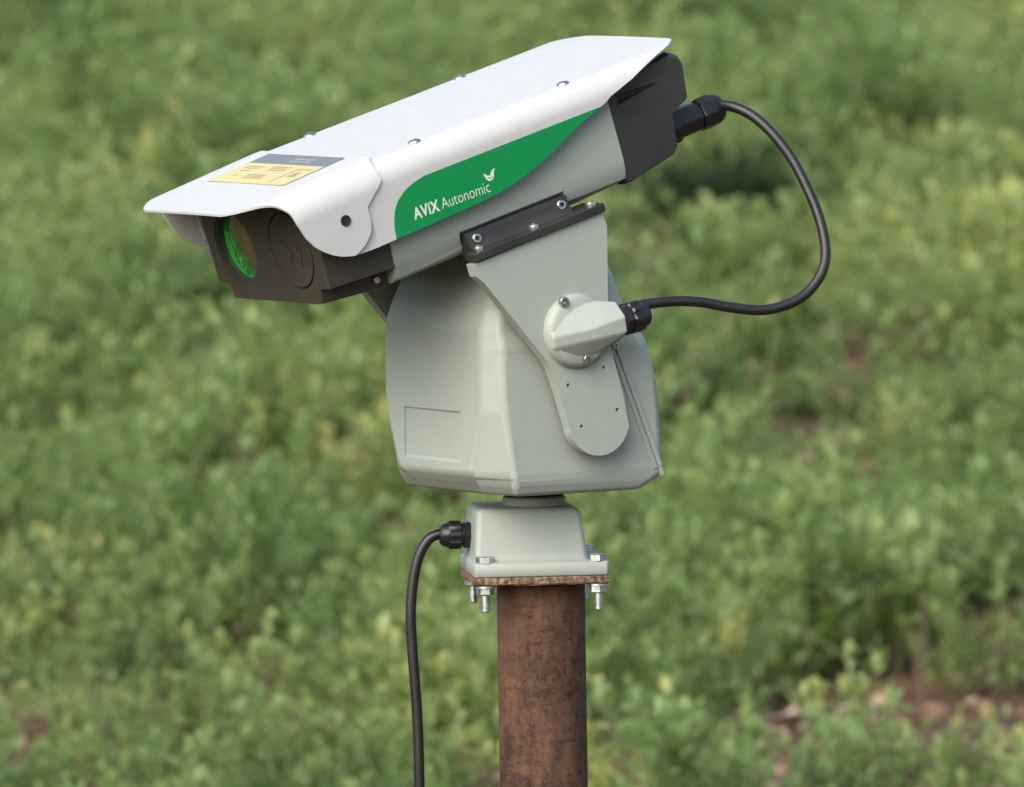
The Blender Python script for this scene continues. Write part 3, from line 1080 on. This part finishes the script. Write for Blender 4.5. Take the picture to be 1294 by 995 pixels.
# thin dark keyline round the label
kl = []
for (x0, x1, y0, y1) in ((-LW - .0006, LW + .0006, -.0006, 0), (-LW - .0006, -LW, 0, .0745), (LW, LW + .0006, 0.003, .0745), (-LW, LW, .0500, .0503)):
    kl.append([(x0, y0), (x1, y0), (x1, y1), (x0, y1)])
flat(kl, "label_keyline", M_INK, hood, on_roof(.00055))

# ---- looped cable, housing to arm
loop = [(0.1700, 0.0345, 0.4620), (0.1849, 0.0260, 0.4667), (0.2007, 0.0169, 0.4660), (0.2203, 0.0078, 0.4572), (0.2397, -0.0013, 0.4397), (0.2591, -0.0104, 0.4142),
        (0.2743, -0.0195, 0.3841), (0.2856, -0.0286, 0.3548), (0.2912, -0.0377, 0.3257), (0.2883, -0.0468, 0.3039), (0.2750, -0.0558, 0.2839),
        (0.2555, -0.0649, 0.2712), (0.2274, -0.0740, 0.2650), (0.1955, -0.0831, 0.2684), (0.1637, -0.0922, 0.2750), (0.1359, -0.1013, 0.2767),
        (0.1136, -0.1104, 0.2752), (0.0961, -0.1195, 0.2728), (0.0800, -0.1280, 0.2700)]
obj("loop_cable", mesh("loop_cable", *tube(catmull(loop, 8), .0053, 18)), M_RUBBER, unit)

# ---- supply cable hanging from the base box to the ground
low = [(-0.0780, 0.0, 0.0388), (-0.0882, 0.0, 0.0389), (-0.1034, -0.0010, 0.0388), (-0.1138, -0.0020, 0.0327), (-0.1229, -0.0030, 0.0168), (-0.1289, -0.0040, -0.0080), (-0.1318, -0.0050, -0.0400),
       (-0.1308, -0.0050, -0.0762), (-0.1283, -0.0050, -0.1164), (-0.1265, -0.0050, -0.1566), (-0.1259, -0.0050, -0.2169), (-0.126, -.002, -.40), (-.130, .004, -.70), (-.136, .02, -.98), (-.150, .05, -1.17), (-.20, .11, gz0 + .010), (-.32, .20, gz0 + .008), (-.50, .26, gz0 + .012)]
c = obj("supply_cable", mesh("supply_cable", *tube(catmull(low, 8), .0054, 18)), M_RUBBER)
tag(c, "black cable hanging down from the gland on the base box", "cable")

# ------------------------------------------------------------------ field vegetation
def leaf_mat(name, stops):
    m, nt, b = new_mat(name)
    at = N(nt, "ShaderNodeAttribute", attribute_name="tint", attribute_type='INSTANCER')
    al = N(nt, "ShaderNodeAttribute", attribute_name="leaf", attribute_type='GEOMETRY')
    ad = N(nt, "ShaderNodeMath", operation='MULTIPLY_ADD')
    nt.links.new(al.outputs["Fac"], ad.inputs[0])
    ad.inputs[1].default_value = 0.55
    nt.links.new(at.outputs["Fac"], ad.inputs[2])
    r = ramp(nt, ad.outputs[0], stops)
    nt.links.new(r.outputs[0], b.inputs["Base Color"])
    b.inputs["Roughness"].default_value = 0.55
    b.inputs["Specular IOR Level"].default_value = 0.5
    tr = N(nt, "ShaderNodeBsdfTranslucent")
    hs = N(nt, "ShaderNodeMix", data_type='RGBA', blend_type='MULTIPLY')
    hs.inputs[0].default_value = 1
    hs.inputs[7].default_value = (1.12, 1.18, 0.70, 1)
    nt.links.new(r.outputs[0], hs.inputs[6])
    nt.links.new(hs.outputs[2], tr.inputs[0])
    mx = N(nt, "ShaderNodeMixShader")
    mx.inputs[0].default_value = 0.52
    nt.links.new(b.outputs[0], mx.inputs[1])
    nt.links.new(tr.outputs[0], mx.inputs[2])
    nt.links.new(mx.outputs[0], nt.nodes["Material Output"].inputs[0])
    return m
M_LEAF = leaf_mat("leaf", [(0.0, (0.115, 0.190, 0.080)), (0.30, (0.185, 0.280, 0.110)), (0.58, (0.270, 0.370, 0.150)), (0.80, (0.360, 0.440, 0.185)), (0.97, (0.50, 0.49, 0.20))])
M_LEAF_DARK = leaf_mat("dark_leaf", [(0.0, (0.020, 0.048, 0.020)), (0.5, (0.034, 0.075, 0.030)), (1.0, (0.06, 0.12, 0.045))])
def var_mat(name, stops, attr='INSTANCER', rough=0.85):
    m, nt, b = new_mat(name)
    at = N(nt, "ShaderNodeAttribute", attribute_name="tint", attribute_type=attr)
    r = ramp(nt, at.outputs["Fac"], stops)
    nt.links.new(r.outputs[0], b.inputs["Base Color"])
    b.inputs["Roughness"].default_value = rough
    b.inputs["Specular IOR Level"].default_value = 0.2
    return m
M_STEM = var_mat("stem", [(0.0, (0.10, 0.12, 0.045)), (0.6, (0.15, 0.14, 0.065)), (1.0, (0.22, 0.13, 0.08))])
M_DRY = var_mat("dry_litter", [(0.0, (0.17, 0.10, 0.065)), (0.35, (0.30, 0.20, 0.14)), (0.7, (0.46, 0.36, 0.30)), (1.0, (0.60, 0.50, 0.44))])

def plant_mesh(name, rng, n_stem, hgt, spread, leaf_len, leaves, droop=0.5, top_heavy=1.4):
    """upright leafy herb: curved stems, folded leaves set in whorls, a tuft at each tip"""
    V, Fc, mi, lf = [], [], [], []
    def tri(p, m_, l_):
        o = len(V)
        V.extend(p)
        lf.extend([l_] * len(p))
        return o
    for s_ in range(n_stem):
        an = rng.uniform(0, 2 * pi)
        r0 = spread * math.sqrt(rng.uniform(0, 1)) * 0.35
        lean = rng.uniform(.1, 1.0) * spread * 0.9
        H = hgt * rng.uniform(.55, 1.08)
        base_ = np.array([r0 * cos(an), r0 * sin(an), -0.01])
        dirv = np.array([cos(an + rng.normal(0, .4)), sin(an + rng.normal(0, .4)), 0])
        def pt(t):
            return base_ + dirv * lean * (t ** 1.6) + np.array([0, 0, H * (t - .12 * t * t)])
        # stem: 3-sided
        prev = None
        for k in range(5):
            c0 = pt(k / 4)
            w_ = .0026 * (1 - .7 * k / 4)
            o = tri([c0 + w_ * np.array([cos(q), sin(q), 0]) for q in (0, 2.1, 4.2)], 1, 0)
            if prev is not None:
                for q in range(3):
                    Fc.append((prev + q, prev + (q + 1) % 3, o + (q + 1) % 3, o + q))
                    mi.append(1)
            prev = o
        for k in range(leaves):
            t = 1 - (rng.uniform(0, 1) ** top_heavy) * .88
            c0 = pt(t)
            la = rng.uniform(0, 2 * pi)
            el = radians(rng.normal(46 - 55 * droop * (1 - t), 26))
            if t > .93:
                el = radians(rng.uniform(35, 85))
            d = np.array([cos(la) * cos(el), sin(la) * cos(el), sin(el)])
            sd_ = np.cross(d, [0, 0, 1.0])
            sd_ /= max(np.linalg.norm(sd_), 1e-4)
            nn = np.cross(sd_, d)
            L = leaf_len * rng.uniform(.6, 1.2) * (.75 + .4 * (1 - t))
            w_ = L * rng.uniform(.18, .28)
            pet = c0 + d * L * .18
            mid = pet + d * L * .58 - nn * L * .05
            tip = pet + d * L - np.array([0, 0, L * .22]) * rng.uniform(.2, 1.2)
            o = tri([pet, mid + sd_ * w_ + nn * w_ * .35, tip, mid - sd_ * w_ + nn * w_ * .35, mid], 0, np.clip(rng.uniform(0, .45) + .60 * t ** 4 * rng.uniform(.3, 1), 0, 1))
            Fc += [(o, o + 4, o + 1), (o + 1, o + 4, o + 2), (o, o + 3, o + 4), (o + 3, o + 2, o + 4)]
            mi += [0] * 4
    me = bpy.data.meshes.new(name)
    me.from_pydata([tuple(p) for p in V], [], Fc)
    me.materials.append(M_LEAF)
    me.materials.append(M_STEM)
    me.polygons.foreach_set("material_index", mi)
    at = me.attributes.new("leaf", 'FLOAT', 'POINT')
    at.data.foreach_set("value", np.array(lf, dtype=np.float32))
    me.update()
    return me

def dry_stalk_mesh(rng):
    """thin dry stalks carrying pale papery seed heads"""
    V, Fc = [], []
    for k in range(6):
        an, H = rng.uniform(0, 2 * pi), rng.uniform(.05, .14)
        le = rng.uniform(.02, .09)
        p = [Vector((le * t ** 1.5 * cos(an), le * t ** 1.5 * sin(an), H * t - .01)) for t in (0, .35, .7, 1)]
        add(V, Fc, *tube(p, .0016, 4))
        for q in range(9):
            d = Vector((rng.normal(), rng.normal(), rng.uniform(-.2, 1.2))).normalized()
            sd_ = d.cross(Vector((rng.normal(), rng.normal(), rng.normal()))).normalized()
            L, w_ = rng.uniform(.012, .024), rng.uniform(.004, .009)
            c0 = p[-1]
            add(V, Fc, [tuple(c0), tuple(c0 + d * L * .5 + sd_ * w_), tuple(c0 + d * L), tuple(c0 + d * L * .5 - sd_ * w_)], [(0, 1, 2, 3)])
    me = bpy.data.meshes.new("dry_stalk")
    me.from_pydata([tuple(q) for q in V], [], Fc)
    me.materials.append(M_DRY)
    return me

R = np.random.default_rng(11)
PLANTS = [plant_mesh("herb", R, 12, .21, .15, .034, 34),
          plant_mesh("herb", R, 10, .25, .13, .036, 38, .4),
          plant_mesh("herb", R, 14, .17, .18, .031, 28, .6, 1.1),
          plant_mesh("herb", R, 11, .28, .16, .038, 38, .4, 1.5),
          plant_mesh("herb", R, 8, .20, .10, .042, 30, .3),
          plant_mesh("herb", R, 16, .14, .20, .029, 22, .7, 1.0)]

def litter_mesh(rng, kind):
    V, Fc = [], []
    if kind == 'leaf':          # curled dry leaf, 3 x 3 patch
        L, w_ = rng.uniform(.022, .045), rng.uniform(.010, .022)
        cu = rng.uniform(.2, 1.0)
        for i in range(4):
            for k in range(3):
                x = (i / 3 - .5) * L
                y = (k - 1) * w_ * (1 - abs(i / 3 - .45) ** 1.6 * 1.8)
                V.append((x, y, .004 + cu * (abs(y) ** 1.4 * 2.2 + (x * x) * 8) + rng.normal(0, .0012)))
        for i in range(3):
            for k in range(2):
                q = i * 3 + k
                Fc.append((q, q + 1, q + 4, q + 3))
    elif kind == 'clod':
        bm = bmesh.new()
        bmesh.ops.create_icosphere(bm, subdivisions=2, radius=.020)
        for v_ in bm.verts:
            v_.co *= 1 + rng.normal(0, .16)
            v_.co.z *= .62
        me = bpy.data.meshes.new("clod")
        bm.to_mesh(me)
        bm.free()
        me.materials.append(M_DRY)
        return me
    else:                       # twig
        p = [Vector((0, 0, .003))]
        d = Vector((1, 0, .05))
        for k in range(5):
            d = (d + Vector((0, rng.normal(0, .25), rng.normal(0, .08)))).normalized()
            p.append(p[-1] + d * .03)
        V, Fc = tube(p, lambda i: .0028 * (1 - .12 * i), 5)
    me = bpy.data.meshes.new("litter")
    me.from_pydata([tuple(q) for q in V], [], Fc)
    me.materials.append(M_DRY)
    return me
LITTER = [litter_mesh(R, k) for k in ('leaf', 'leaf', 'leaf', 'leaf', 'clod', 'clod', 'twig', 'twig')] + [dry_stalk_mesh(R), dry_stalk_mesh(R)]

def proto_collection(name, meshes):
    c = bpy.data.collections.new(name)
    for i, me in enumerate(meshes):
        o = bpy.data.objects.new("%s_%02d" % (name, i), me)
        c.objects.link(o)
    return c

def scatter(name, coll, P, rot, scl, var, tint, label, cat):
    me = bpy.data.meshes.new(name)
    me.vertices.add(len(P))
    me.vertices.foreach_set("co", P.astype(np.float32).ravel())
    for nm, ty, arr, key in (("rot", 'FLOAT_VECTOR', rot, "vector"), ("scl", 'FLOAT', scl, "value"), ("var", 'INT', var, "value"), ("tint", 'FLOAT', tint, "value")):
        at = me.attributes.new(nm, ty, 'POINT')
        at.data.foreach_set(key, np.ascontiguousarray(arr, dtype=np.int32 if ty == 'INT' else np.float32).ravel())
    o = obj(name, me, None)
    ng = bpy.data.node_groups.new(name, 'GeometryNodeTree')
    ng.interface.new_socket("Geometry", in_out='INPUT', socket_type='NodeSocketGeometry')
    ng.interface.new_socket("Geometry", in_out='OUTPUT', socket_type='NodeSocketGeometry')
    gi, go = ng.nodes.new("NodeGroupInput"), ng.nodes.new("NodeGroupOutput")
    ip = ng.nodes.new("GeometryNodeInstanceOnPoints")
    ci = ng.nodes.new("GeometryNodeCollectionInfo")
    ci.inputs["Collection"].default_value = coll
    ci.inputs["Separate Children"].default_value = True
    ci.inputs["Reset Children"].default_value = True
    ip.inputs["Pick Instance"].default_value = True
    def named(nm, dt):
        n_ = ng.nodes.new("GeometryNodeInputNamedAttribute")
        n_.data_type = dt
        n_.inputs[0].default_value = nm
        return n_.outputs[0]
    L = ng.links.new
    L(gi.outputs[0], ip.inputs["Points"])
    L(ci.outputs[0], ip.inputs["Instance"])
    L(named("var", 'INT'), ip.inputs["Instance Index"])
    L(named("rot", 'FLOAT_VECTOR'), ip.inputs["Rotation"])
    L(named("scl", 'FLOAT'), ip.inputs["Scale"])
    L(ip.outputs[0], go.inputs[0])
    md = o.modifiers.new("scatter", 'NODES')
    md.node_group = ng
    tag(o, label, cat, kind="stuff")
    return o

def cover(x, y):
    """0 bare soil .. 1 closed canopy"""
    c = vnoise(x * .9 + 3.1, y * .55, 21) * .36 + vnoise(x * 3.3, y * 1.9, 22) * .64
    near = np.clip((y - 7) / 9, 0, 1)
    c = np.clip((c - (.50 - .32 * near)) * 3.6, 0, 1)
    # red soil showing at the left, brown soil at lower right; closed again low on the left
    for gx_, gy_, rx, ry, k_ in ((-1.15, 14.0, .26, .55, -1), (-.62, 13.0, .20, .5, -1), (.55, 8.45, .30, .30, -.7), (-.75, 9.2, .5, .7, .8), (-.2, 10.6, .3, .6, .5), (.05, 8.7, .36, .9, .9), (-.7, 8.0, .5, .5, .5)):
        c = c + k_ * np.exp(-((x - gx_) / rx) ** 2 - ((y - gy_) / ry) ** 2)
    return np.clip(c, 0, 1)

def field_points(n, y0, y1, seed, half0=3.3, half_k=.21):
    r = np.random.default_rng(seed)
    y = r.uniform(y0, y1, n)
    hw = half0 + half_k * (y - y0)
    x = r.uniform(-1, 1, n)
    keep = r.uniform(0, 1, n) < hw / hw.max()
    x, y, hw = x[keep], y[keep], hw[keep]
    return x * hw, y, r

x, y, r = field_points(33000, 6.6, 40, 31)
x2, y2 = r.uniform(-9, 9, 9000), r.uniform(-9, 6.6, 9000)          # the same crop round and before the post
k = (x2 ** 2 + y2 ** 2 > .12) & ((x2 + .03) ** 2 + (y2 + 9.97) ** 2 > .8)
x, y = np.concatenate([x, x2[k]]), np.concatenate([y, y2[k]])
cv = cover(x, y)
k = r.uniform(0, 1, len(x)) < .06 + .94 * cv
k &= ~((np.abs(x - .56) < .34) & (y > 16.9) & (y < 18.5))        # room for the dark bush
k &= ~((x > .36) & (x < .80) & (y > 6.9) & (y < 8.9) & (r.uniform(0, 1, len(x)) < .62))   # brown patch round the dead branch
x, y, cv = x[k], y[k], cv[k]
P = np.stack([x, y, ground_z(x, y) - .004], 1)
n = len(x)
rot = np.stack([r.normal(0, .12, n), r.normal(0, .12, n), r.uniform(0, 2 * pi, n)], 1)
big = vnoise(x * 1.5, y * .8, 41)
scl = (.60 + .75 * big) * (.62 + .76 * vnoise(x * 3.6, y * 2.1, 43)) * r.lognormal(0, .26, n) * (.7 + .3 * cv)
tint = np.clip(.02 + .50 * vnoise(x * 2.3 + 9, y * 1.2, 42) + r.normal(0, .12, n), 0, .70)
yel = r.uniform(0, 1, n) < .035
tint[yel] += .28
scatter("crop_plants", proto_collection("herb", PLANTS), P, rot, scl, r.integers(0, len(PLANTS), n), tint,
        "low green leafy crop covering the whole field behind the post", "crop")

x, y, r = field_points(33000, 6.6, 34, 32)
k = r.uniform(0, 1, len(x)) < .75 - .45 * cover(x, y)
x, y = x[k], y[k]
n = len(x)
var = r.choice(len(LITTER), n, p=[.19, .19, .16, .13, .10, .07, .08, .08, 0, 0])
P = np.stack([x, y, ground_z(x, y) + r.uniform(0, .006, n)], 1)
rot = np.stack([r.normal(0, .35, n), r.normal(0, .35, n), r.uniform(0, 2 * pi, n)], 1)
tint = np.clip(r.beta(1.6, 2.2, n), 0, 1)
tint[(var == 4) | (var == 5)] *= .45
tint[var > 7] = r.uniform(.25, .7, n)[var > 7]
keep = (var < 8) | (y < 17)
var, P, rot, tint = var[keep], P[keep], rot[keep], tint[keep]
n = len(var)
scatter("leaf_litter", proto_collection("litter", LITTER), P, rot, np.where((var == 6) | (var == 7), .8, 1.0) * r.uniform(.8, 1.8, n), var, tint,
        "pale dry leaves, twigs, stalks and clods on the bare soil", "litter")

# ------------------------------------------------------------------ plants and pieces that stand out from the mass
def split_bush(name, me, loc, rz, scl, tint, label, cat, leafm):
    W = Matrix.Translation(loc) @ Matrix.Rotation(rz, 4, 'Z') @ Matrix.Diagonal((scl, scl, scl, 1))
    root = obj(name, None, None, None, W)
    tag(root, label, cat)
    for idx, nm in ((0, "foliage"), (1, "stems")):
        bm = bmesh.new()
        bm.from_mesh(me)
        bmesh.ops.delete(bm, geom=[q for q in bm.faces if q.material_index != idx], context='FACES')
        m2 = bpy.data.meshes.new(nm)
        bm.to_mesh(m2)
        bm.free()
        m2.materials.clear()
        m2.materials.append((leafm, M_STEM)[idx])
        m2.polygons.foreach_set("material_index", [0] * len(m2.polygons))
        o = obj(nm, m2, None, root, W)
        o["tint"] = tint
    return root
RB = np.random.default_rng(77)
for (x0, y0, hgt, spr, leaf, stems, per, tint, nm, label) in (
        (.56, 18.1, .30, .34, .046, 60, 40, 0.0, "leafy_bush", "darkest green bush, framed by the black looped cable"),
        (-.72, 9.3, .27, .20, .036, 20, 34, .30, "leafy_plant", "light green leafy plant low in the field left of the hanging cable"),
        (-.36, 8.0, .22, .17, .036, 16, 30, .42, "leafy_plant", "yellow green leafy plant at the bottom edge just left of the hanging cable"),
        (.54, 10.3, .32, .22, .036, 24, 36, .10, "leafy_plant", "mid green leafy plant low in the field between the post and the dry stalk"),
        (1.00, 12.0, .36, .26, .036, 26, 38, .32, "leafy_bush", "light green bush near the right edge, below the level of the cable loop")):
    me = plant_mesh("bush", RB, stems, hgt, spr, leaf, per, .4, 1.3)
    split_bush(nm, me, Vector((x0, y0, float(ground_z(x0, y0)) - .01)), RB.uniform(0, 6), 1.0, tint, label, "bush" if nm == "leafy_bush" else "plant", M_LEAF_DARK if label.startswith("darkest") else M_LEAF)

M_BARK = var_mat("dry_bark", [(0.0, (0.055, 0.038, 0.028)), (1.0, (0.20, 0.14, 0.10))])
def branch(name, p0, pts, r0, label, cat, tint, twigs=()):
    W = Matrix.Translation(p0)
    P = catmull([Vector(q) for q in pts], 6)
    o = obj(name, mesh(name, *tube(P, lambda i: r0 * (1 - .55 * i / len(P)), 8)), M_BARK, None, W)
    tag(o, label, cat)
    o["tint"] = tint
    for k, q in twigs:
        c = P[int(k * (len(P) - 1))]
        t = obj("twig", mesh("twig", *tube(catmull([c, c + Vector(q) * .5 + Vector((0, 0, .01)), c + Vector(q)], 4), lambda i: r0 * .38 * (1 - .07 * i), 6)), M_BARK, o, W)
        t["tint"] = tint
    return o
gz = lambda x, y: float(ground_z(x, y))
branch("dry_stalk", Vector((.74, 8.75, gz(.74, 8.75))), [(0, 0, -.02), (.004, 0, .05), (-.003, .004, .10), (.010, 0, .16), (.006, .002, .24)], .0068,
       "thin brown dry stalk standing upright near the lower right corner", "stalk", .35, ((.45, (.05, .01, .05)), (.7, (-.045, 0, .05))))
branch("dead_branch", Vector((.38, 8.35, gz(.38, 8.35) + .012)), [(-.06, 0, 0), (.03, .02, .012), (.12, .01, .006), (.22, .05, .014), (.31, .04, .004)], .013,
       "dark dead branch lying on the brown soil at lower right", "branch", 0.0, ((.4, (.06, -.05, .03)), (.65, (.05, .08, .02))))
